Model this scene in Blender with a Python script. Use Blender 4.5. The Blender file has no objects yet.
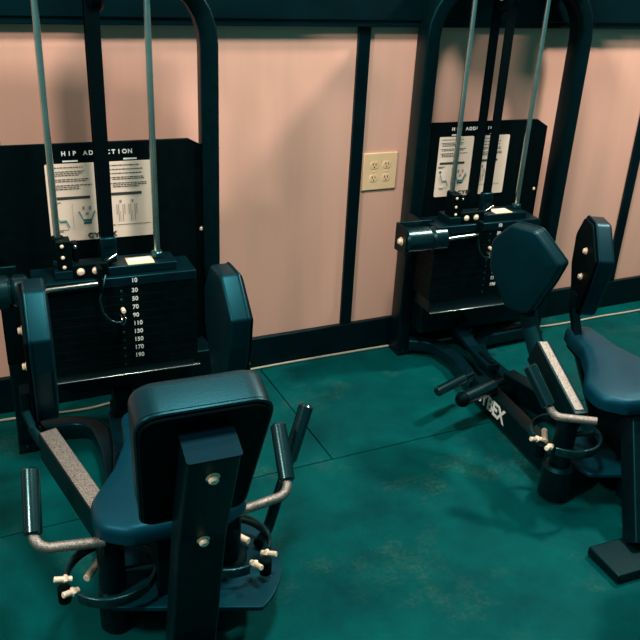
import bpy, bmesh, math, random
from mathutils import Vector, Matrix
random.seed(4)
S = bpy.context.scene
COL = S.collection
rad = math.radians

# ------------------------------------------------------------------ materials
def nodes(name):
    m = bpy.data.materials.new(name); m.use_nodes = True
    nt = m.node_tree; b = nt.nodes['Principled BSDF']
    return m, nt, b

def mat(name, col, rough=.5, metal=0.0, noise=0.0, scale=20, bump=0.0, bscale=200, coat=0.0, spec=.5, col2=None, tint=None):
    m, nt, b = nodes(name)
    b.inputs['Roughness'].default_value = rough
    b.inputs['Metallic'].default_value = metal
    b.inputs['Coat Weight'].default_value = coat
    b.inputs['Specular IOR Level'].default_value = spec
    if tint: b.inputs['Specular Tint'].default_value = (*tint, 1)
    tc = nt.nodes.new('ShaderNodeTexCoord')
    n = nt.nodes.new('ShaderNodeTexNoise'); n.inputs['Scale'].default_value = scale
    n.inputs['Detail'].default_value = 6
    nt.links.new(tc.outputs['Object'], n.inputs['Vector'])
    r = nt.nodes.new('ShaderNodeValToRGB')
    c2 = col2 or tuple(min(1, c*(1+noise)) for c in col)
    c1 = tuple(c*(1-noise) for c in col) if not col2 else col
    r.color_ramp.elements[0].position = .35; r.color_ramp.elements[1].position = .65
    r.color_ramp.elements[0].color = (*c1, 1); r.color_ramp.elements[1].color = (*c2, 1)
    nt.links.new(n.outputs['Fac'], r.inputs['Fac'])
    nt.links.new(r.outputs['Color'], b.inputs['Base Color'])
    if bump:
        n2 = nt.nodes.new('ShaderNodeTexNoise'); n2.inputs['Scale'].default_value = bscale
        n2.inputs['Detail'].default_value = 3
        nt.links.new(tc.outputs['Object'], n2.inputs['Vector'])
        bp = nt.nodes.new('ShaderNodeBump'); bp.inputs['Strength'].default_value = bump
        bp.inputs['Distance'].default_value = .002
        nt.links.new(n2.outputs['Fac'], bp.inputs['Height'])
        nt.links.new(bp.outputs['Normal'], b.inputs['Normal'])
    return m

M = {}
TT = (.06, .55, .65)
TV = (.10, .60, .82)
M['frame'] = mat('powder_coated_steel', (.0004, .0052, .0070), .38, 0, .25, 60, .15, 900, 0, .34, tint=TT)
M['frame_gloss'] = mat('smooth_painted_steel', (.0005, .0085, .0125), .32, 0, .15, 30, .05, 500, 0, .5, tint=TT)
M['arm'] = mat('speckled_metallic_paint', (.05, .075, .075), .48, .8, .0, 420, .35, 1400, 0, .5, (.42, .38, .33))
M['black'] = mat('black_panel', (.0007, .0026, .0032), .55, 0, .2, 30, .08, 600, 0, .12, tint=TT)
M['plate'] = mat('cast_weight_plate', (.0006, .0028, .0034), .55, 0, .25, 40, .25, 500, 0, .12, tint=TT)
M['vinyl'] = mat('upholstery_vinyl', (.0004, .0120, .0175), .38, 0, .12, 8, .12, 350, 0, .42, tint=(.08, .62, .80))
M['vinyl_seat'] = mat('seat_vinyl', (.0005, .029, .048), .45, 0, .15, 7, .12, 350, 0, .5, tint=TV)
M['vinyl_dark'] = mat('backing_board', (.0006, .0022, .0028), .6, 0, .1, 20, .1, 400, 0, .12, tint=TT)
M['cap'] = mat('end_cap_plastic', (.0004, .0075, .014), .55, 0, .1, 20, .05, 400, 0, .15, tint=(.08, .6, .8))
M['rubber'] = mat('grip_rubber', (.0005, .009, .012), .26, 0, .1, 60, .1, 300, .2, .7, tint=(.4, .9, .95))
M['chrome'] = mat('chrome', (.72, .64, .55), .18, 1, .1, 20)
M['rod'] = mat('steel_guide_rod', (.60, .70, .67), .27, 1, .1, 20)
M['zinc'] = mat('zinc_bolt', (.95, .78, .58), .45, .25, .1, 60)
M['ring'] = mat('blued_steel', (.010, .06, .07), .25, .7, .3, 60, .1, 500)
M['dplate'] = mat('worn_painted_plate', (.0006, .026, .039), .42, 0, .3, 9, .2, 400, 0, .55, tint=TV)
M['belt'] = mat('kevlar_belt', (.0007, .0024, .0032), .65, 0, .15, 200, .1, 900, 0, .1, tint=TT)
M['trim'] = mat('dark_painted_trim', (.0004, .0055, .0080), .42, 0, .3, 6, .1, 200, 0, .35, tint=TT)
M['cable'] = mat('beige_cable', (.36, .34, .25), .5, 0, .1, 30)
M['ivory'] = mat('ivory_plastic', (.86, .62, .36), .38, 0, .05, 12)
M['slot'] = mat('slot_shadow_plastic', (.03, .025, .015), .6)
M['cardface'] = mat('placard_card', (.80, .68, .55), .5, 0, .05, 6)
M['ink'] = mat('print_ink', (.035, .04, .035), .6)
M['inkfaint'] = mat('print_ink_faint', (.30, .27, .22), .6)
M['inkteal'] = mat('print_ink_teal', (.015, .14, .14), .6)
M['white'] = mat('white_paint', (.80, .84, .80), .5)
M['label'] = mat('yellow_label', (.78, .62, .38), .4, 0, .05, 10)

def wall_mat():
    m, nt, b = nodes('painted_wall')
    b.inputs['Roughness'].default_value = .5
    b.inputs['Specular IOR Level'].default_value = .35
    tc = nt.nodes.new('ShaderNodeTexCoord')
    mp = nt.nodes.new('ShaderNodeMapping'); mp.inputs['Scale'].default_value = (1, 1, .12)
    nt.links.new(tc.outputs['Object'], mp.inputs['Vector'])
    n = nt.nodes.new('ShaderNodeTexNoise'); n.inputs['Scale'].default_value = 11; n.inputs['Detail'].default_value = 4
    nt.links.new(mp.outputs['Vector'], n.inputs['Vector'])
    r = nt.nodes.new('ShaderNodeValToRGB')
    r.color_ramp.elements[0].position = .3; r.color_ramp.elements[0].color = (.68, .415, .31, 1)
    r.color_ramp.elements[1].position = .7; r.color_ramp.elements[1].color = (.78, .45, .345, 1)
    nt.links.new(n.outputs['Fac'], r.inputs['Fac'])
    nt.links.new(r.outputs['Color'], b.inputs['Base Color'])
    bp = nt.nodes.new('ShaderNodeBump'); bp.inputs['Strength'].default_value = .12; bp.inputs['Distance'].default_value = .004
    nt.links.new(n.outputs['Fac'], bp.inputs['Height']); nt.links.new(bp.outputs['Normal'], b.inputs['Normal'])
    return m
M['wall'] = wall_mat()

def floor_mat():
    m, nt, b = nodes('rubber_gym_floor')
    b.inputs['Roughness'].default_value = .62
    b.inputs['Specular IOR Level'].default_value = .16
    b.inputs['Specular Tint'].default_value = (0, .8, .85, 1)
    tc = nt.nodes.new('ShaderNodeTexCoord')
    def noise(s, d=5, w=0):
        n = nt.nodes.new('ShaderNodeTexNoise'); n.inputs['Scale'].default_value = s; n.inputs['Detail'].default_value = d
        n.inputs['Roughness'].default_value = .65
        nt.links.new(tc.outputs['Object'], n.inputs['Vector']); return n
    def ramp(src, p0, c0, p1, c1):
        r = nt.nodes.new('ShaderNodeValToRGB')
        r.color_ramp.elements[0].position = p0; r.color_ramp.elements[0].color = c0
        r.color_ramp.elements[1].position = p1; r.color_ramp.elements[1].color = c1
        nt.links.new(src.outputs['Fac'], r.inputs['Fac']); return r
    def mix(f, a, c, mode='MIX'):
        x = nt.nodes.new('ShaderNodeMix'); x.data_type = 'RGBA'; x.blend_type = mode
        if isinstance(f, float): x.inputs[0].default_value = f
        else: nt.links.new(f, x.inputs[0])
        nt.links.new(a, x.inputs[6])
        if isinstance(c, tuple): x.inputs[7].default_value = c
        else: nt.links.new(c, x.inputs[7])
        return x.outputs[2]
    base = ramp(noise(4.2, 12), .34, (.0001, .036, .039, 1), .68, (.0002, .073, .070, 1))
    # pale dusty scuffs
    sc = ramp(noise(3.4, 12), .55, (0, 0, 0, 1), .74, (.75, .75, .75, 1))
    grain = ramp(noise(75, 8), .40, (0, 0, 0, 1), .66, (1, 1, 1, 1))
    mm = nt.nodes.new('ShaderNodeMath'); mm.operation = 'MULTIPLY'
    nt.links.new(sc.outputs['Color'], mm.inputs[0]); nt.links.new(grain.outputs['Color'], mm.inputs[1])
    c = mix(mm.outputs[0], base.outputs['Color'], (.050, .112, .078, 1))
    # tiny flecks
    v = nt.nodes.new('ShaderNodeTexVoronoi'); v.inputs['Scale'].default_value = 42
    nt.links.new(tc.outputs['Object'], v.inputs['Vector'])
    r = nt.nodes.new('ShaderNodeValToRGB')
    r.color_ramp.elements[0].position = .02; r.color_ramp.elements[0].color = (1, 1, 1, 1)
    r.color_ramp.elements[1].position = .07; r.color_ramp.elements[1].color = (0, 0, 0, 1)
    nt.links.new(v.outputs['Distance'], r.inputs['Fac'])
    sel = ramp(noise(17, 2), .56, (0, 0, 0, 1), .60, (.5, .5, .5, 1))
    m2 = nt.nodes.new('ShaderNodeMath'); m2.operation = 'MULTIPLY'
    nt.links.new(r.outputs['Color'], m2.inputs[0]); nt.links.new(sel.outputs['Color'], m2.inputs[1])
    c = mix(m2.outputs[0], c, (.06, .15, .11, 1))
    nt.links.new(c, b.inputs['Base Color'])
    bp = nt.nodes.new('ShaderNodeBump'); bp.inputs['Strength'].default_value = .35; bp.inputs['Distance'].default_value = .002
    nt.links.new(noise(230, 3).outputs['Fac'], bp.inputs['Height']); nt.links.new(bp.outputs['Normal'], b.inputs['Normal'])
    return m
M['floor'] = floor_mat()
M['subfloor'] = mat('concrete', (.16, .17, .13), .8, 0, .2, 8)

# ------------------------------------------------------------------ mesh helpers
# machine-local points are given as (u, v, z): u to the right, v out from the wall, z up
def P(p): return Vector((p[0], -p[1], p[2]))

def obj(name, bm, m, parent=None, bevel=0, seg=2, smooth=True, ident=None):
    me = bpy.data.meshes.new(name)
    bmesh.ops.recalc_face_normals(bm, faces=bm.faces[:])
    bm.to_mesh(me); bm.free()
    if smooth:
        me.polygons.foreach_set('use_smooth', [True]*len(me.polygons))
        try: me.set_sharp_from_angle(angle=rad(38))
        except Exception: pass
    me.materials.append(m)
    o = bpy.data.objects.new(name, me); COL.objects.link(o)
    if parent: o.parent = parent
    if bevel:
        md = o.modifiers.new('bevel', 'BEVEL'); md.width = bevel; md.segments = seg; md.limit_method = 'ANGLE'
        md.angle_limit = rad(35); md.harden_normals = False
    return o

def add_box(bm, c, s, R=None):
    """box with centre c and full sizes s in blender axes, optional rotation matrix"""
    r = bmesh.ops.create_cube(bm, size=1)
    mt = Matrix.Translation(c) @ (R.to_4x4() if R else Matrix()) @ Matrix.Diagonal((*s, 1))
    bmesh.ops.transform(bm, matrix=mt, verts=r['verts'])
    return r['verts']

def lbox(u0, u1, v0, v1, z0, z1, bm=None):
    bm = bm or bmesh.new()
    add_box(bm, Vector(((u0+u1)/2, -(v0+v1)/2, (z0+z1)/2)), (abs(u1-u0), abs(v1-v0), abs(z1-z0)))
    return bm

def fillet(pts, r, n=7):
    pts = [Vector(p) for p in pts]
    out = [pts[0]]
    for i in range(1, len(pts)-1):
        a, b, c = pts[i-1], pts[i], pts[i+1]
        d1 = (a-b).normalized(); d2 = (c-b).normalized()
        ang = d1.angle(d2)
        if ang > rad(176): out.append(b); continue
        rr = r[i-1] if isinstance(r, (list, tuple)) else r
        t = min(rr/math.tan(ang/2), (a-b).length*.49, (c-b).length*.49)
        rr = t*math.tan(ang/2)
        p1 = b+d1*t; p2 = b+d2*t
        cen = b+(d1+d2).normalized()*(rr/math.sin(ang/2))
        e1 = p1-cen; e2 = p2-cen; tot = e1.angle(e2)
        ax = e1.cross(e2).normalized()
        for k in range(n+1):
            out.append(cen + Matrix.Rotation(tot*k/n, 3, ax) @ e1)
    out.append(pts[-1])
    return out

def add_path(bm, pts, sec, side=None, cap=True):
    """sweep a closed section [(a,b)...] along pts. a along 'side' hint, b along normal"""
    n = len(pts); rings = []
    prev = None
    for i, p in enumerate(pts):
        if i == 0: t = pts[1]-pts[0]
        elif i == n-1: t = pts[-1]-pts[-2]
        else: t = (pts[i+1]-p).normalized()+(p-pts[i-1]).normalized()
        t.normalize()
        if side is not None:
            x = side - t*side.dot(t)
            if x.length < 1e-4: x = t.orthogonal()
        elif prev is None: x = t.orthogonal()
        else: x = prev - t*prev.dot(t)
        x.normalize(); prev = x
        y = t.cross(x)
        sc = 1.0
        if 0 < i < n-1:
            ca = (pts[i+1]-p).normalized().dot((p-pts[i-1]).normalized())
            sc = 1/max(.5, math.sqrt(max(.25, (1+ca)/2)))
            sc = min(sc, 1.15)
        rings.append([bm.verts.new(p + x*a + y*b) for a, b in sec])
    m = len(sec)
    for i in range(n-1):
        for k in range(m):
            bm.faces.new((rings[i][k], rings[i][(k+1) % m], rings[i+1][(k+1) % m], rings[i+1][k]))
    if cap:
        bm.faces.new(rings[0][::-1]); bm.faces.new(rings[-1])
    return bm

def circ(r, n=16): return [(r*math.cos(2*math.pi*k/n), r*math.sin(2*math.pi*k/n)) for k in range(n)]
def rsec(a, b, r=.006, n=3):
    out = []
    for sx, sy, a0 in ((1, 1, 0), (-1, 1, 90), (-1, -1, 180), (1, -1, 270)):
        for k in range(n+1):
            t = rad(a0+90*k/n)
            out.append((sx*(a/2-r)+r*math.cos(t), sy*(b/2-r)+r*math.sin(t)))
    return out

def tube(pts, r, fr=.03, n=16, bm=None):
    bm = bm or bmesh.new()
    return add_path(bm, fillet([P(p) for p in pts], fr), circ(r, n))
def rtube(pts, a, b, side, fr=.03, rr=.006, bm=None):
    bm = bm or bmesh.new()
    return add_path(bm, fillet([P(p) for p in pts], fr), rsec(a, b, rr), Vector((side[0], -side[1], side[2])))

def rod(a, b, r, n=20, bm=None, cham=0):
    """straight cylinder with small chamfered ends"""
    bm = bm or bmesh.new()
    a, b = P(a), P(b); t = (b-a).normalized(); L = (b-a).length
    c = cham or min(r*.18, L*.2)
    prof = [(0, r-c), (c, r), (L-c, r), (L, r-c)]
    x = t.orthogonal().normalized(); y = t.cross(x)
    rings = [[bm.verts.new(a+t*h+(x*math.cos(2*math.pi*k/n)+y*math.sin(2*math.pi*k/n))*rr) for k in range(n)] for h, rr in prof]
    for i in range(3):
        for k in range(n):
            bm.faces.new((rings[i][k], rings[i][(k+1) % n], rings[i+1][(k+1) % n], rings[i+1][k]))
    bm.faces.new(rings[0][::-1]); bm.faces.new(rings[-1])
    return bm

def ball(c, r, bm=None, s=(1, 1, 1)):
    bm = bm or bmesh.new()
    v = bmesh.ops.create_uvsphere(bm, u_segments=20, v_segments=12, radius=r)['verts']
    bmesh.ops.transform(bm, matrix=Matrix.Translation(P(c)) @ Matrix.Diagonal((*s, 1)), verts=v)
    return bm

def bolt(a, d, r=.009, h=.008, bm=None, dome=True):
    """bolt head: washer, hex head and domed cap standing out along d from a"""
    bm = bm or bmesh.new()
    a = Vector(a); d = Vector(d).normalized()
    rod(a, a+d*.002, r*1.35, 20, bm)
    rod(a+d*.002, a+d*h, r, 6 if not dome else 16, bm, r*.3)
    return bm

def extrude_outline(pts2, origin, ax, ay, thick, bm=None):
    """flat polygon pts2 in the (ax, ay) plane at origin, thickened along ax x ay"""
    bm = bm or bmesh.new()
    n = ax.cross(ay).normalized()
    lo = [bm.verts.new(origin+ax*a+ay*b-n*thick/2) for a, b in pts2]
    hi = [bm.verts.new(origin+ax*a+ay*b+n*thick/2) for a, b in pts2]
    bm.faces.new(lo[::-1]); bm.faces.new(hi)
    m = len(pts2)
    for k in range(m): bm.faces.new((lo[k], lo[(k+1) % m], hi[(k+1) % m], hi[k]))
    return bm

def round_poly(pts, r, n=5):
    m = len(pts); out = []
    for i in range(m):
        a, b, c = Vector(pts[i-1]), Vector(pts[i]), Vector(pts[(i+1) % m])
        d1 = (a-b).normalized(); d2 = (c-b).normalized(); ang = d1.angle(d2)
        rr = r[i] if isinstance(r, (list, tuple)) else r
        t = min(rr/math.tan(ang/2), (a-b).length*.45, (c-b).length*.45)
        p1 = b+d1*t; p2 = b+d2*t
        for k in range(n+1):
            s = k/n
            out.append(tuple(p1*(1-s)**2 + b*2*s*(1-s) + p2*s*s))
    return out

def cushion(outline, origin, ax, ay, thick, edge, bm=None, crown=.006):
    """padded shape: outline inset in steps so the rim is rounded, face gently crowned. Back is flat."""
    bm = bm or bmesh.new()
    n = ax.cross(ay).normalized()
    cx = sum(p[0] for p in outline)/len(outline); cy = sum(p[1] for p in outline)/len(outline)
    m = len(outline)
    hw = max(abs(p[0]-cx) for p in outline); hh = max(abs(p[1]-cy) for p in outline)
    def inset(d):
        fx, fy = 1-d/hw, 1-d/hh
        return [Vector((cx+(p[0]-cx)*fx, cy+(p[1]-cy)*fy)) for p in outline]
    prof = [(0.004, 0), (0, .004), (0, thick-edge)]
    for k in range(1, 6):
        t = rad(90*k/5); prof.append((edge*(1-math.cos(t)), thick-edge+edge*math.sin(t)))
    for s, h in ((.022, crown*.6), (.04, crown)): prof.append((edge+s, thick+h))
    rings = []
    for d, h in prof:
        rings.append([bm.verts.new(origin+ax*p.x+ay*p.y+n*h) for p in inset(d)])
    for i in range(len(rings)-1):
        for k in range(m):
            bm.faces.new((rings[i][k], rings[i][(k+1) % m], rings[i+1][(k+1) % m], rings[i+1][k]))
    bm.faces.new(rings[0][::-1]); bm.faces.new(rings[-1])
    return bm

def text_bm(body, size, origin, ax, ay, depth=.0008, bold=0.0, spacing=1.0, align='LEFT', sx=1.0):
    cu = bpy.data.curves.new('t', 'FONT'); cu.body = body; cu.size = size; cu.extrude = depth
    cu.offset = bold; cu.space_character = spacing; cu.align_x = align; cu.align_y = 'CENTER'
    o = bpy.data.objects.new('t', cu); COL.objects.link(o)
    dg = bpy.context.evaluated_depsgraph_get(); dg.update()
    me = bpy.data.meshes.new_from_object(o.evaluated_get(dg))
    bm = bmesh.new(); bm.from_mesh(me)
    bpy.data.objects.remove(o); bpy.data.curves.remove(cu); bpy.data.meshes.remove(me)
    n = ax.cross(ay).normalized()
    R = Matrix(((ax.x*sx, ay.x, n.x, origin.x), (ax.y*sx, ay.y, n.y, origin.y), (ax.z*sx, ay.z, n.z, origin.z), (0, 0, 0, 1)))
    bmesh.ops.transform(bm, matrix=R, verts=bm.verts[:])
    return bm

def tag(o, label=None, cat=None, group=None, kind=None):
    if label: o['label'] = label
    if cat: o['category'] = cat
    if group: o['group'] = group
    if kind: o['kind'] = kind
    return o

X3, Y3, Z3 = Vector((1, 0, 0)), Vector((0, 1, 0)), Vector((0, 0, 1))

# ------------------------------------------------------------------ setting
WY = 2.5
def wbox(x0, x1, y0, y1, z0, z1, bm=None):
    bm = bm or bmesh.new()
    add_box(bm, Vector(((x0+x1)/2, (y0+y1)/2, (z0+z1)/2)), (x1-x0, y1-y0, z1-z0)); return bm

tag(obj('floor', wbox(-3, 6, -3, WY+.1, -.15, -.010), M['subfloor']), kind='structure')
tag(obj('wall_back', wbox(-3, 6, WY, WY+.12, -.01, 3.0), M['wall']), kind='structure')
tag(obj('baseboard_back', wbox(-3, 6, WY-.022, WY-.0002, .001, .124), M['trim'], bevel=.003), kind='structure')
rl = wbox(-3, 6, WY-.035, WY-.0002, 1.222, 1.45)
rl = wbox(-3, 6, WY-.042, WY-.0351, 1.243, 1.43, rl)
tag(obj('trim_1', rl, M['trim'], bevel=.003), kind='structure')
for i, x in enumerate((-.02, 1.349, 2.718)):
    tag(obj('trim_%d' % (i+2), wbox(x-.023, x+.023, WY-.014, WY-.0002, .1245, 1.2215), M['trim'], bevel=.002), kind='structure')

# rubber mats with hairline seams between them
mats = [(-1.20, .982, 1.842, WY-.024, 'back left rubber floor mat running under the left machine tower to the wall'),
        (.986, 2.815, 1.842, WY-.024, 'back right rubber floor mat between the machines, its left edge seam running to the wall'),
        (2.819, 4.6, 1.842, WY-.024, None),
        (-1.20, 1.86, -.35, 1.838, 'large front rubber floor mat under both seats filling the lower picture'),
        (1.864, 4.6, -.35, 1.838, None)]
for x0, x1, y0, y1, lab in mats:
    o = obj('rubber_floor_mat', wbox(x0, x1, y0, y1, -.0098, 0), M['floor'], bevel=.0015)
    if lab is None:
        lab = ('far right rubber floor mat along the wall beyond the right machine' if y0 > 1 else
               'right front rubber floor mat under the right side of the right machine')
    tag(o, lab, 'floor mat', 'teal rubber mats covering the gym floor')

# beige cable lying on the floor along the wall
cab = [(-1.1, 2.452), (-.3, 2.44), (.058, 2.425), (.304, 2.40), (.411, 2.41), (.62, 2.45), (.957, 2.468), (1.3, 2.468), (1.55, 2.462), (1.62, 2.445),
       (1.9, 2.425), (2.21, 2.40), (2.37, 2.388), (2.6, 2.39), (2.834, 2.384), (3.5, 2.40), (4.5, 2.43)]
bm = bmesh.new()
pts = [Vector((x, y, .0052)) for x, y in cab]
sm = []
for i in range(len(pts)-1):
    p0, p1, p2, p3 = pts[max(0, i-1)], pts[i], pts[i+1], pts[min(len(pts)-1, i+2)]
    for k in range(6):
        t = k/6
        sm.append(.5*((2*p1)+(p2-p0)*t+(2*p0-5*p1+4*p2-p3)*t*t+(-p0+3*p1-3*p2+p3)*t**3))
sm.append(pts[-1])
add_path(bm, sm, circ(.0045, 10))
tag(obj('floor_cable', bm, M['cable']), 'thin beige cable lying on the floor along the foot of the wall', 'cable')

# outlet
op = bpy.data.objects.new('wall_outlet', None); COL.objects.link(op); op.location = (1.452, WY, .722)
tag(op, 'ivory double-gang electrical outlet plate on the wall right of the dark batten', 'outlet')
def olb(x0, x1, y0, y1, z0, z1, bm=None):
    bm = bm or bmesh.new(); add_box(bm, Vector(((x0+x1)/2, (y0+y1)/2, (z0+z1)/2)), (x1-x0, y1-y0, z1-z0)); return bm
obj('outlet_plate', olb(-.071, .071, -.0075, -.0002, -.069, .069), M['ivory'], op, bevel=.003)
for sx in (-.026, .026):
    for sz in (-.024, .024):
        pts = [(.0165*math.cos(rad(a)), max(-.013, min(.013, .0165*math.sin(rad(a))))) for a in range(0, 360, 15)]
        r = obj('receptacle', extrude_outline(pts, Vector((sx, -.0082, sz)), X3, Z3, .0022), M['ivory'], op, bevel=.0004)
        b = olb(sx-.0070, sx-.0046, -.0100, -.0094, sz-.001, sz+.0085)
        b = olb(sx+.0046, sx+.0070, -.0100, -.0094, sz-.001, sz+.0075, b)
        rod((sx, .0094, sz-.007), (sx, .0100, sz-.007), .0026, 12, b)
        obj('slots', b, M['slot'], r)
for sx in (-.026, .026):
    obj('screw', rod((sx, .0074, 0), (sx, .0090, 0), .003, 12), M['ivory'], op)

# ------------------------------------------------------------------ the machines
def machine(name, loc, c):
    root = bpy.data.objects.new(name, None); COL.objects.link(root)
    root.location = (*loc, 0); root.rotation_euler = (0, 0, -rad(3))
    add = lambda n, bm, m, par=None, **k: obj(n, bm, M[m], par or root, **k)
    zt = c['zt']                       # weight tower height tweak
    # --- tower arch
    uL, uR, top = c['uL'], c['uR'], c['top']
    uv = c['uv']
    fr = rtube([(uL, uv, .0142), (uL, uv, top), (uR, uv, top), (uR, uv, .0142)], c['ud'], .052, (0, 1, 0), fr=.19, rr=.008)
    frame = add('tower_frame', fr, 'frame')
    for u in (uL, uR):
        b = lbox(u-.028, u+.028, -.03, .055, .001, .014)
        bolt(Vector((u, .042, .014)), (0, 0, 1), .007, .006, b)
        add('foot_plate', b, 'frame', bevel=.003)
    tc_ = round_poly([(uL+.01, .035), (uR-.01, .035), (uR-.01, -.20), (uL+.01, -.20)], .06, 8)
    add('top_cover', extrude_outline(tc_, Vector((0, 0, top+.0335)), X3, Y3, .014), 'frame', bevel=.004)
    # cross members below and above the weights
    cb = lbox(uL+.0265, uR-.0265, -.01, .112, c['cb'][0], c['cb'][1])
    add('lower_crossbar', cb, 'frame', bevel=.004)
    add('support_stub', lbox(-.03, .03, .08, .13, .05, c['cb'][0]), 'frame', bevel=.004)
    # --- shroud panel behind the stack: flat front with slanting right cheek
    pw0, pw1, ptop = c['pl'], c['pw'], c['pt']
    poly = [(pw0, 0), (pw1, 0), (pw1+c['ck'], -.034), (pw1+c['ck'], -.038), (pw1-.004, -.006), (pw0, -.006)]
    bm = bmesh.new(); lo = []; hi = []
    for i, (u, v) in enumerate(poly):
        zz = ptop - (.035 if i in (2, 3) else 0)
        lo.append(bm.verts.new(P((u, .03+v, .30+zt)))); hi.append(bm.verts.new(P((u, .03+v, zz))))
    bm.faces.new(lo[::-1]); bm.faces.new(hi)
    for k in range(6): bm.faces.new((lo[k], lo[(k+1) % 6], hi[(k+1) % 6], hi[k]))
    panel = add('shroud_panel', bm, 'black', bevel=.0015)
    b = bolt(Vector((pw1+c['ck']*.6, .0105, .665+zt)), (.4, 1, 0), .005, .004)
    add('panel_screw', b, 'zinc', panel)
    # --- placard
    y0 = -.0325
    def tx(body, size, u, z, m='white', par=None, nm='lettering', **k):
        return add(nm, text_bm(body, size, Vector((u, y0, z)), X3, Z3, **k), m, par or panel, smooth=False)
    for ch, u in zip('HIPADDUCTION', [-.104, -.0885, -.0755] + [-.0465+.0151*k for k in range(9)]):
        tx(ch, .0165, u, .9150+zt, bold=.0004, nm='heading_letter', align='CENTER')
    add('heading_bar', lbox(-.108, -.068, .0315, .0325, .8925+zt, .8965+zt), 'white', panel, smooth=False)
    add('heading_bar', lbox(.055, .092, .0315, .0325, .8925+zt, .8965+zt), 'white', panel, smooth=False)
    for side, (a0, a1) in enumerate(((-.156, -.012), (.008, .143))):
        pts = round_poly([(a0, .667), (a1, .667), (a1, .888), (a0, .888)], .006)
        card = add('instruction_card', extrude_outline([(x, z+zt) for x, z in pts], Vector((0, y0+.0006, 0)), X3, Z3, .002), 'cardface', panel, smooth=False)
        ink = bmesh.new(); fa = bmesh.new()
        yy = .0338
        x0 = a0+.014
        def bar(bm_, ua, ub, za, zb): lbox(ua, ub, yy-.0006, yy, za+zt, zb+zt, bm_)
        rnd = random.Random(7+side)
        z = .878
        for para in (1, 3, 2, 3) if side == 0 else (1, 1, 1, 2, 3):
            bar(ink, x0-.006, x0-.003, z-.0016, z+.0004)
            for _ in range(para):
                e = x0 + (a1-x0-.012)*rnd.uniform(.6, .97)
                u = x0
                while u < e:
                    w = rnd.uniform(.004, .011); bar(ink, u, min(u+w, e), z-.0014, z+.0009); u += w+.0022
                z -= .0052
            z -= .0062
        # pill headings
        if side == 0:
            bar(ink, x0-.004, a1-.03, .788, .796)
        else:
            bar(ink, a0+.008, a1-.042, .792, .800)
        if side == 0:
            # seated figure and opened-legs figure
            tl = bmesh.new()
            def stroke(p, r=.0032):
                add_path(tl, [Vector((a, -yy-.0004, b+zt)) for a, b in p], [(r, 0), (0, .0006), (-r, 0), (0, -.0006)], None)
            stroke([(a0+.018, .752), (a0+.026, .728), (a0+.044, .728), (a0+.052, .708)])
            rod((a0+.016, yy-.0008, .760+zt), (a0+.016, yy, .760+zt), .005, 14, tl)
            V = (a0+a1)/2+.030
            stroke([(V-.022, .752), (V-.009, .722), (V+.009, .722), (V+.022, .752)], .0036)
            bar(tl, V-.011, V+.011, .714, .728)
            add('figure_drawing', tl, 'inkteal', card, smooth=False)
            bar(fa, a0+.014, a0+.05, .700, .7015); bar(fa, a0+.02, a0+.035, .694, .7005)
            bar(fa, V-.012, V-.006, .755, .766); bar(fa, V+.006, V+.012, .755, .766); bar(fa, V-.004, V+.004, .740, .748)
            bar(ink, a0+.006, a0+.034, .779, .781); bar(ink, a0+.006, a0+.026, .775, .777)
            bar(fa, a0+.063, a0+.0635, .70, .775)
        else:
            for k, V in enumerate((a0+.032, a0+.066)):
                bar(fa, V-.007, V-.005, .715, .765); bar(fa, V+.005, V+.007, .715, .765)
                bar(fa, V-.012, V-.010, .735, .765); bar(fa, V+.010, V+.012, .735, .765)
                bar(fa, V-.003, V+.003, .769, .778); bar(fa, V-.002, V-.0008, .715, .745)
            bar(ink, a0+.008, a0+.015, .704, .706)
            bar(fa, a0+.02, a1-.02, .7045, .706)
        add('fine_print', ink, 'ink', card, smooth=False)
        add('faint_print', fa, 'inkfaint', card, smooth=False)
    tx('CYBEX', .019, -.056, .679+zt, 'ink', bold=.0008, depth=.0022, sx=1.15, nm='maker_mark', spacing=1.28)
    # --- stack
    sz = zt
    add('stack_tray', lbox(-.215, .205, .070, .186, c['cb'][1]+.0005, .322+zt), 'frame', bevel=.003)
    for k in range(10):
        z1 = .5765 - k*.0254 + sz; 
        b = lbox(-.225, .216, .070, .192, z1-.0250, z1)
        p = add('weight_plate', b, 'plate', bevel=.0009)
        lab = ('30', '50', '70', '90', '110', '130', '150', '170', '190', '')[k]
        if lab:
            t = text_bm(lab, .0172, Vector((.032, -.1922, z1-.0125)), X3, Z3, bold=.0003, align='LEFT' if len(lab) < 3 else 'LEFT', spacing=1.02, sx=1.0)
            add('weight_number', t, 'white', p, smooth=False)
        hb = rod((.004, .1915, z1-.0125), (.004, .1928, z1-.0125), .0045, 12)
        add('pin_hole', hb, 'ring', p)
    # top plate of the stack with number 10 and pull-down slope
    b = lbox(-.225, .216, .070, .194, .5785+sz, .607+sz)
    tp = add('top_plate', b, 'frame_gloss', bevel=.003)
    add('weight_number', text_bm('10', .0172, Vector((.032, -.1945, .5945+sz)), X3, Z3, bold=.0003), 'white', tp, smooth=False)
    car = lbox(-.165, .165, .088, .176, .6072+sz, .632+sz)
    carriage = add('carriage_block', car, 'frame_gloss', bevel=.003)
    cl = lbox(-.120, -.022, .150, .178, .604+sz, .650+sz)
    cl = add('clamp_block', cl, 'black', bevel=.006)
    for u in (-.098, -.058):
        add('clamp_bolt', bolt(Vector((u, .178, .628+sz)), (0, 1, 0), .0078, .008), 'zinc', cl)
    st = lbox(.030, .104, .118, .172, .6322+sz, .6334+sz)
    add('warning_label', st, 'label', carriage, smooth=False)
    add('label_print', lbox(.036, .096, .126, .148, .6334+sz, .6338+sz), 'white', carriage, smooth=False)
    add('tray_edge_highlight', lbox(-.215, .222, .1865, .1985, c['cb'][1]+.001, c['cb'][1]+.0045), 'rod', bevel=.001)  # bright strip added in place of the highlight along the tray edge
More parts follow.
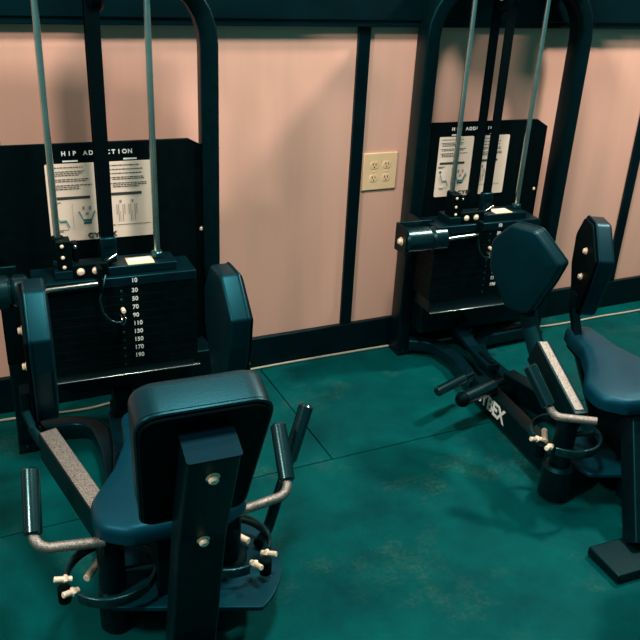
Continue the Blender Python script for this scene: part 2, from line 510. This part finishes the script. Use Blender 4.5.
    # --- guide rods, bumpers
    for u in (c['r1'], c['r2']):
        g = add('guide_rod', rod((u, .125, .34+zt), (u, .125, top+.01), .0090, 20), 'rod')
        add('rod_collar', rod((u, .125, .632+sz), (u, .125, .650+sz), .017, 20), 'ring', g)
    b = rod((c['r1'], .125, .650+sz), (c['r1'], .125, .716+sz), .018, 20)
    b = lbox(-.155, -.117, .118, .166, .622+sz, .712+sz, b)
    bump = add('rod_bumper', b, 'black', bevel=.003)
    for dz, du in ((.70, -.004), (.668, -.004), (.640, -.002)):
        add('bumper_screw', bolt(Vector((-.136+du, .166, dz+sz)), (0, 1, 0), .0038, .004), 'zinc', bump)
    b = lbox(-.112, -.098, .12, .15, .632+sz, .70+sz)
    br = add('side_bracket', b, 'black', bevel=.002)
    add('bracket_screw', bolt(Vector((-.105, .15, .69+sz)), (0, 1, 0), .004, .004), 'rod', br)
    # --- belts over the top pulley
    pu = rod((-.026, c['belt'][2], top-.05), (.012, c['belt'][2], top-.05), .052, 36)
    pul = add('top_pulley', pu, 'black')
    add('pulley_hub', rod((-.034, c['belt'][2], top-.05), (.022, c['belt'][2], top-.05), .013, 20), 'zinc', pul)
    bu = c['bu']
    for (v, zb) in ((c['belt'][0], .655+sz), (c['belt'][1], .33+zt)):
        b = lbox(bu-.0175, bu+.0175, v-.0022, v+.0022, zb, top-.05)
        add('drive_belt', b, 'belt')
    v = c['belt'][0]
    b = lbox(bu-.020, bu+.022, v-.013, v+.013, .640+sz, .712+sz)
    bc = add('belt_clamp', b, 'frame_gloss', bevel=.004)
    for dz in (.665, .69):
        add('clamp_rib', lbox(bu-.012, bu+.012, v+.013, v+.0155, dz+sz-.004, dz+sz+.004), 'frame', bc)
    add('lift_eye', tube([(bu-.02, v-.0, .634+sz), (bu-.006, v+.022, .652+sz), (bu+.02, v+.024, .668+sz)], .004, .02), 'chrome')
    # --- selector pin and coil cord
    pz = .5765-2*.0254-.0125+sz
    pin = add('selector_pin', rod((.004, .198, pz), (.004, .218, pz), .006, 16), 'zinc')
    for dx in (-.0035, .006):
        add('pin_loop', tube([(dx, .200, pz-.016), (dx+.003, .216, pz-.024), (dx-.002, .214, pz-.038)], .0018, .01, 8), 'chrome', pin)
    cord = [(-.035, .182, .612+sz), (-.045, .204, .59+sz), (-.058, .212, .555+sz), (-.052, .214, .515+sz), (-.030, .216, .485+sz), (.000, .216, .481+sz), (.005, .214, .497+sz)]
    add('pin_cord', tube(cord, .0034, .05, 10), 'rubber')
    # --- roller bracket on left upright and chrome shaft across the stack
    rv, rz = c['roll']
    u0 = c['u0']
    b = lbox(u0-.006, u0, rv-.05, rv+.035, rz-.045, rz+.055)
    b = lbox(u0-.0005, uL+.026, rv-.05, rv-.04, rz-.045, rz+.055, b)
    b = lbox(uL-.026, uL-.018, .0262, rv-.04, rz-.045, rz+.055, b)
    rb = add('roller_bracket', b, 'frame', bevel=.003)
    add('bracket_bolt', bolt(Vector((u0-.006, rv, rz)), (-1, 0, 0), .011, .012), 'zinc', rb)
    u1 = c['ru']
    rr = rod((u0, rv, rz), (u0+(u1-u0)*.62, rv, rz), .046, 32)
    rod((u0+(u1-u0)*.63, rv, rz), (u1, rv, rz), .0445, 32, rr)
    add('stop_roller', rr, 'rubber')
    add('adjuster_shaft', rod((u1-.005, rv+.035, rz+.006), (-.048, rv+.035, rz+.012), .0062, 16), 'chrome')
    add('shaft_fork', lbox(-.058, -.046, .17, rv+.045, rz-.014, rz+.06), 'black', bevel=.003)

    # --- seat assembly (shifted along v by dv)
    dv = c['dv']; cu = c['cu']
    phi = rad(c['phi']); vc = .85
    def q(u, v):
        a, b_ = u*math.cos(phi)-(v-vc)*math.sin(phi), u*math.sin(phi)+(v-vc)*math.cos(phi)
        return (a+cu, b_+vc+dv)
    XF = Matrix.Translation((cu+c['su'], -(vc+dv), 0)) @ Matrix.Rotation(-phi, 4, 'Z') @ Matrix.Translation((0, vc, 0))
    def addx(nm, bm, m, par=None, **k):
        bmesh.ops.transform(bm, matrix=XF, verts=bm.verts[:])
        return obj(nm, bm, M[m], par or root, **k)
    # seat cushion: narrow nose to the front, wide at the rear
    out = [(-.045, c['nose']), (.045, c['nose']), (.06, .60), (.100, .70), (.168, .81), (.168, .895), (.105, .935), (-.105, .935), (-.168, .895), (-.168, .81), (-.100, .70), (-.06, .60)]
    out = round_poly([(u, -v) for u, v in out][::-1], [.06]*12)
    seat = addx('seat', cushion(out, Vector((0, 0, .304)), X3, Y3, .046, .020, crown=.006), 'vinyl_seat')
    sb = extrude_outline([(u*.93, (v+.72)*.93-.72) for u, v in out], Vector((0, 0, .2975)), X3, Y3, .012)
    addx('seat_board', sb, 'vinyl_dark', seat)
    # backrest, leaning back
    lean = rad(21)
    bd = c['bdv']
    by = Vector((0, -math.sin(lean), math.cos(lean)))          # up along the pad
    bx = X3
    o0 = Vector((c['bx'], -(1.015+bd), .424))
    nrm = bx.cross(by)                                           # towards the user's back = -? 
    bout = round_poly([(-.104, 0), (.104, 0), (.124, .342), (-.124, .342)], [.03, .03, .045, .045], 7)
    fx = -bx                                                     # so that the crown faces the tower
    bout2 = [(-a, b) for a, b in bout]
    bk = cushion([(a, b) for a, b in bout], o0, fx, by, .078, .020, crown=.006)
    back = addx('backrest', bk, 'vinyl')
    bb = extrude_outline([(a*.965, .006+b*.965) for a, b in bout], o0 - fx.cross(by)*.005, fx, by, .012)
    addx('backrest_board', bb, 'vinyl_dark', back, bevel=.003)
    pp = [(a*.985, .003+b*.985) for a, b in bout]
    lp = [o0+fx*a+by*b-fx.cross(by)*.001 for a, b in pp]
    bm = bmesh.new(); add_path(bm, lp+[lp[0]], circ(.0045, 8), cap=False)
    addx('piping', bm, 'vinyl', back)
    # post behind the backrest
    b = bmesh.new()
    d = -fx.cross(by)
    ptop_ = o0 + by*.288 + d*.042
    pmid = o0 + by*.02 + d*.042
    pbot = Vector((-.008, -(1.035+bd*.6), .0862))
    add_path(b, fillet([pbot, pmid, ptop_], .12), rsec(.094, .064, .006), X3)
    post = addx('backrest_post', b, 'frame', bevel=0)
    cap = bmesh.new()
    add_path(cap, [ptop_, ptop_+by*.004], rsec(.098, .068, .006), X3)
    addx('post_cap', cap, 'cap', post)
    axis = (ptop_-pmid).normalized(); nb = X3.cross(axis); nb = nb if nb.y < 0 else -nb
    for t_ in (.050, .262):
        pt = ptop_ - axis*t_ + nb*.032
        bl = bmesh.new(); bolt(Vector((pt.x, -pt.y, pt.z)), (nb.x, -nb.y, nb.z), .0095, .012, bl)
        addx('post_bolt', bl, 'zinc', post)
    addx('mount_bracket', lbox(-.045, .045, .72, .90, .10, .2905), 'frame', bevel=.004)
    # base of the seat: splayed beams, D plate, rear crossbar
    for s in (-1, 1):
        e0 = (c['bm'][0 if s < 0 else 1], .44, .052); e1 = (*q(s*.14, .83), .052)
        b = rtube([e0, e1], .055, .085, (1, 0, 0), rr=.006)
        beam = add('base_beam', b, 'frame')
        # low rails curving from the beam out to the tower feet
        if s < 0:
            pts = c['rails']
        else:
            pts = [e0, (e0[0]+.012, .26, .045), (e0[0]+.075, .10, .045), (uR-.03, .075, .045)]
        add('base_rail', rtube(pts, .048, .05, (0, 0, 1), fr=.09, rr=.008), 'frame_gloss')
        if s < 0:
            A = P(e0); B = P(e1); t = (B-A).normalized()
            nn = t.cross(Z3).normalized()
            if nn.x > 0: nn = -nn
            mid = A + t*c['txt'] + nn*.0282
            tb = text_bm('CYBEX', .070, Vector((mid.x, mid.y, mid.z+.004)), t, Z3, bold=.0022, sx=.92, depth=.0006)
            add('maker_lettering', tb, 'white', beam, smooth=False)
    # plate
    pc = q(c['dp'], .835); R = .207
    nx, ny = -.33, -.944                      # the disc is cut straight on the side facing the user
    poly = []
    for k in range(90):
        a = 2*math.pi*k/90
        x, y = R*math.cos(a), R*math.sin(a)
        dd = x*nx+y*ny-.125
        if dd > 0: x, y = x-nx*dd, y-ny*dd
        poly.append((x, y))
    poly2 = [p for i, p in enumerate(poly) if (Vector(p)-Vector(poly[i-1])).length > .004]
    poly = poly2
    add('base_disc', extrude_outline([(x+pc[0], y-pc[1]) for x, y in poly], Vector((0, 0, .113)), X3, Y3, .012), 'dplate', bevel=.002)
    add('disc_stand', lbox(pc[0]-.05, pc[0]+.05, pc[1]-.06, pc[1]+.11, .012, .1065), 'frame', bevel=.006)
    add('rear_crossbar', lbox(cu-.26, cu+.26, 1.08+dv, 1.20+dv, .004, .030), 'frame', bevel=.004)
    add('rear_beam', lbox(cu-.035, cu+.035, .92+dv, 1.10+dv, .0305, .085), 'frame', bevel=.005)
    if c.get('strut'):
        a, b_ = c['strut']
        add('seat_strut', rtube([a, b_], .06, .06, (1, 0, 0), rr=.006), 'frame')
    # pivots with range rings
    for s in (-1, 1):
        pu_, pv = q(s*.135+(c['rc'] if s < 0 else 0), .835+c['pv'])
        b = rod((pu_, pv, .004 if s < 0 else .1195), (pu_, pv, .118 if s < 0 else .134), c['hub'] if s < 0 else .045, 28)
        rod((pu_, pv, .118), (pu_, pv, .285), .030, 28, b)
        piv = add('pivot_post', b, 'frame')
        rz_ = c['rz']
        n = 40; g = c['gap'][0 if s < 0 else 1]
        bm = bmesh.new(); Rr = .098
        arc = [P((pu_+Rr*math.cos(rad(g+22+316*k/n)), pv+Rr*math.sin(rad(g+22+316*k/n)), rz_)) for k in range(n+1)]
        add_path(bm, arc, rsec(.026, .009, .003), Z3)
        ring = add('range_ring', bm, 'ring')
        # spokes and latch
        sp = rod((pu_, pv, rz_-.004), (pu_+Rr*math.cos(rad(g+200)), pv+Rr*math.sin(rad(g+200)), rz_-.004), .008, 12)
        add('ring_spoke', sp, 'ring', ring)
        for da in (-12, 14):
            a = rad(g+da)
            p0 = Vector((pu_+(Rr-.012)*math.cos(a), pv+(Rr-.012)*math.sin(a), rz_+.004)); d_ = Vector((math.cos(a), math.sin(a), .25))
            b = rod(p0, p0+d_*.038, .0068, 14)
            rod(p0+d_*.010, p0+d_*.018, .0105, 6, b)
            add('latch_pin', b, 'zinc', ring)
        a = rad(g)
        add('latch_block', rod((pu_+(Rr+.012)*math.cos(a), pv+(Rr+.012)*math.sin(a), rz_-.03), (pu_+(Rr+.012)*math.cos(a), pv+(Rr+.012)*math.sin(a), rz_+.012), .014, 16), 'black', ring)
        b = rod((pu_+.02*s, pv-.065, rz_-.02), (pu_+.055*s, pv-.015, rz_-.02), .009, 12)
        add('lock_bolt', b, 'zinc', piv)
        # swing arm: from the pivot forward, then up into the pad stem
        elb, pad = c['elbow'][0 if s < 0 else 1], c['pads'][0 if s < 0 else 1]
        start = (pu_+s*c['arm_du'], pv+.03, .275)
        arm = add('swing_arm', rtube([start, elb], .044, .085, (1, 0, 0), rr=.004), "frame", bevel=.0)
        if s < 0:
            A_, B_ = Vector(start), Vector(elb); up = (B_-A_).normalized()
            wz = Vector((0, 0, 1)) - up*up.z; wz.normalize()
            o_ = wz*.0438
            add('arm_lit_top', rtube([A_+(B_-A_)*.04+o_, A_+(B_-A_)*.99+o_], c['ww'], .0025, (1, 0, 0), rr=.001), 'arm', arm)  # speckled strip added so the arm's lit top is painted paler than its sides
        (f0, f1, face, zb, zh) = pad           # front point (u,v), back point, facing sign, bottom z, height
        A = P((*f0, 0)); B = P((*f1, 0)); t = (B-A); L = t.length; t.normalize()
        outn = t.cross(Z3)*1.0
        if outn.x*face < 0: outn = -outn
        # board plane passes through A,B ; cushion grows along outn
        prof = [(L*.26, 0), (L*.70, 0), (L, zh*.45), (L, zh*.74), (L*.74, zh), (L*.38, zh), (0, zh*.74), (L*.04, zh*.5)]
        if c['tp']: prof = [(L*.32, 0), (L*.66, 0), (L*.97, zh*.42), (L, zh*.76), (L*.76, zh), (L*.40, zh), (0, zh*.70), (L*.09, zh*.46)]
        prof = round_poly(prof, [.035, .035, .05, .04, .03, .03, .012, .05], 4)
        ax_, ay_ = t, Z3
        if ax_.cross(ay_).dot(outn) < 0:
            # mirror so that ax x ay = outn
            prof = [(-a, b) for a, b in prof][::-1]; ax_ = -t
        org = Vector((A.x, A.y, zb))
        pd = add('knee_pad', cushion(prof, org, ax_, ay_, .05, .010, crown=.004), 'vinyl')
        bd = extrude_outline([(a*.96+(.004 if a >= 0 else -.004), b*.96+.006) for a, b in prof], org-outn*.006, ax_, ay_, .012)
        bo = add('pad_board', bd, 'vinyl_dark', pd, bevel=.004)
        lp = [org+ax_*a+ay_*b+outn*.0012 for a, b in prof]
        bm = bmesh.new(); add_path(bm, lp+[lp[0]], circ(.0036, 8), cap=False)
        add('piping', bm, 'vinyl', pd)
        cc = (A+B)/2
        for zz in (.42, .70):
            pt = A+t*(L*.42) - outn*.012
            add('pad_bolt', bolt(Vector((pt.x, -pt.y, zb+zh*zz)), (-outn.x, outn.y, 0), .0085, .01), 'zinc', pd)
        # stem behind the board
        stm = A+t*(L*.48) - outn*(.012 if c['tp'] else .0245)
        sm_ = (stm.x, -stm.y)
        b = rtube([(elb[0], elb[1], elb[2]-.01), (elb[0]*.4+sm_[0]*.6, elb[1]*.4+sm_[1]*.6, (elb[2]*.5+zb*.5)), (sm_[0], sm_[1], zb+.02), (sm_[0], sm_[1], zb+zh*.22)], .05, .024, (t.x, -t.y, 0), fr=.03, rr=.004)
        add('pad_stem', b, 'frame')
        # handle
        h = c['handles'][0 if s < 0 else 1]
        if h:
            top_, bot, inn = h
            tb = tube([Vector(top_), Vector(bot), Vector(inn)], .0115, .035, 16)
            ht = add('handle_tube', tb, 'arm')
            tv, bv = Vector(top_), Vector(bot); dd = (tv-bv).normalized()
            gr = rod(bv+dd*.030, tv+dd*.006, .0195, 24, cham=.004)
            add('handle_grip', gr, 'rubber', ht)
    # foot pegs
    for a, b_, r, bl in c['pegs']:
        pg = rod(a, b_, r, 20, cham=r*.3)
        pg = add('foot_peg', pg, 'rubber')
        add('peg_axle', rod(Vector(b_)-(Vector(b_)-Vector(a)).normalized()*.01, Vector(b_)+(Vector(b_)-Vector(a)).normalized()*.05, r*.55, 16), 'frame', pg)
        if bl: add('peg_end', ball(a, r*1.06), 'black', pg)
    # lower pulley and lever
    b = rod((-.035, .10, .135), (.005, .10, .135), .036, 28)
    lp_ = add('lower_pulley', b, 'black')
    add('pulley_lever', rtube([(-.02, .10, .12), (-.03, .24, .09), (-.055, .41, .10)], .05, .022, (1, 0, 0), fr=.05, rr=.004), 'frame_gloss')
    add('lever_slot', rtube([(-.04, .30, .108), (-.052, .40, .114)], .018, .004, (1, 0, 0), rr=.001), 'black')
    # long range lever
    if c.get('lever'):
        a, m_, b_ = c['lever']
        tb = add('range_lever', tube([a, m_, b_], .0135, .05, 16), 'frame')
        tv = Vector(a); dd = (tv-Vector(m_)).normalized()
        add('lever_grip', rod(tv-dd*.14, tv+dd*.006, .0185, 24, cham=.004), 'rubber', tb)
    return root

cL = dict(rc=0, ud=.052, uv=0, ck=.060, ww=.040, tp=0, bx=.011, su=0, r1=-.147, r2=.120, pl=-.312, rz=.165, pv=0, bw=.92, rails=[(-.075, .43, .045), (-.062, .20, .045), (-.080, .02, .045), (-.255, .0, .045)], phi=0, nose=.46, zt=0.0, uL=-.285, uR=.308, top=1.385, pw=.243, pt=.943, cb=(.212, .302), belt=(.150, .112, .12), bu=-.018, roll=(.17, .588), ru=-.235, u0=-.35,
          dv=0.0, bdv=0.0, cu=-.012, bm=(-.105, .02), txt=.02, dp=.05, gap=(165, 55), arm_du=-.005, hub=.034,
          elbow=((-.240, .51, .315), (.20, .50, .25)),
          pads=(((-.258, .54), (-.252, .30), 1, .355, .345), ((.266, .54), (.259, .30), -1, .345, .345)),
          handles=(((-.290, .735, .398), (-.303, .865, .294), (-.16, .875, .285)),
                   ((.278, .735, .400), (.262, .862, .297), (.12, .875, .285))),
          pegs=(),
          lever=((.362, .70, .420), (.235, .79, .135), (.20, .83, .14)))
cR = dict(rc=-.05, ud=.078, uv=.004, ck=.075, ww=.027, tp=1, bx=0, su=.055, r1=-.138, r2=.150, pl=-.199, rz=.215, pv=.03, bw=.92, rails=[(-.135, .43, .045), (-.098, .23, .045), (-.115, .085, .045), (-.205, .045, .045)], phi=10, nose=.44, zt=-.030, uL=-.226, uR=.412, top=1.385, pw=.262, pt=.910, cb=(.118, .240), belt=(.158, .072, .115), bu=-.012, roll=(.17, .530), ru=-.175, u0=-.345,
          dv=.17, bdv=.15, cu=-.035, bm=(-.13, -.005), txt=.03, dp=.06, gap=(165, 55), arm_du=.0, hub=.047,
          elbow=((-.182, .78, .372), (.06, .80, .15)),
          pads=(((-.136, .785), (-.236, .575), -1, .475, .262), ((.018, .745), (.112, .53), 1, .41, .31)),
          handles=(((-.310, .910, .402), (-.285, 1.015, .297), (-.20, 1.09, .31)),
                   ((.25, .905, .395), (.24, .992, .300), (.12, 1.02, .29))),
          pegs=(((-.312, .612, .128), (-.157, .560, .128), .024, True), ((-.362, .531, .12), (-.222, .475, .12), .017, False)),
          strut=((-.160, 1.29, .03), (-.030, 1.06, .27)))
rL = machine('hip_adduction_machine', (.41, 2.25), cL)
tag(rL, 'left dark teal hip machine, its whole backrest facing the viewer, weights numbered 10 to 190', 'exercise machine', 'hip machines along the wall')
rR = machine('hip_adduction_machine', (1.79, 2.42), cR)
tag(rR, 'right dark teal hip machine with splayed knee pads and white lettering on its base beam', 'exercise machine', 'hip machines along the wall')

# ------------------------------------------------------------------ camera
vd = (231-320, 2025-320); vr = (2106-320, 41-320)
f = math.sqrt(-(vd[0]*vr[0]+vd[1]*vr[1]))
d = Vector((vd[0], vd[1], f)).normalized(); r_ = Vector((vr[0], vr[1], f)).normalized()
n_ = d.cross(r_); n_ = n_ if n_.z > 0 else -n_
rows = (r_, n_, -d)
R = Matrix([[w[0], -w[1], -w[2]] for w in rows])
cam = bpy.data.cameras.new('camera'); co = bpy.data.objects.new('camera', cam); COL.objects.link(co)
co.matrix_world = Matrix.Translation((0, 0, 1.4525)) @ R.to_4x4()
cam.sensor_width = 36; cam.lens = f/640*36; cam.clip_start = .02
S.camera = co

# ------------------------------------------------------------------ light
def area(name, loc, target, size, power, col, sy=None):
    l = bpy.data.lights.new(name, 'AREA'); l.energy = power; l.color = col; l.size = size
    if sy: l.shape = 'RECTANGLE'; l.size_y = sy
    o = bpy.data.objects.new(name, l); COL.objects.link(o); o.location = loc
    o.rotation_euler = (Vector(target)-Vector(loc)).to_track_quat('-Z', 'Y').to_euler()
    return o
area('ceiling_light_right', (2.85, 1.8, 2.8), (1.7, 2.2, .5), .20, 84, (1, .84, .74))
area('ceiling_light_left', (-1.6, .7, 2.6), (.6, 2.1, .3), .30, 66, (1, .84, .74))
area('ceiling_light_middle', (.75, 1.25, 2.9), (.8, 1.8, 0), .4, 68, (.98, .9, .82))
w = bpy.data.worlds.new('world'); S.world = w; w.use_nodes = True
w.node_tree.nodes['Background'].inputs['Color'].default_value = (.10, .42, .42, 1)
w.node_tree.nodes['Background'].inputs['Strength'].default_value = .42
S.view_settings.view_transform = 'Standard'; S.view_settings.look = 'None'
S.view_settings.exposure = 0; S.view_settings.gamma = 1
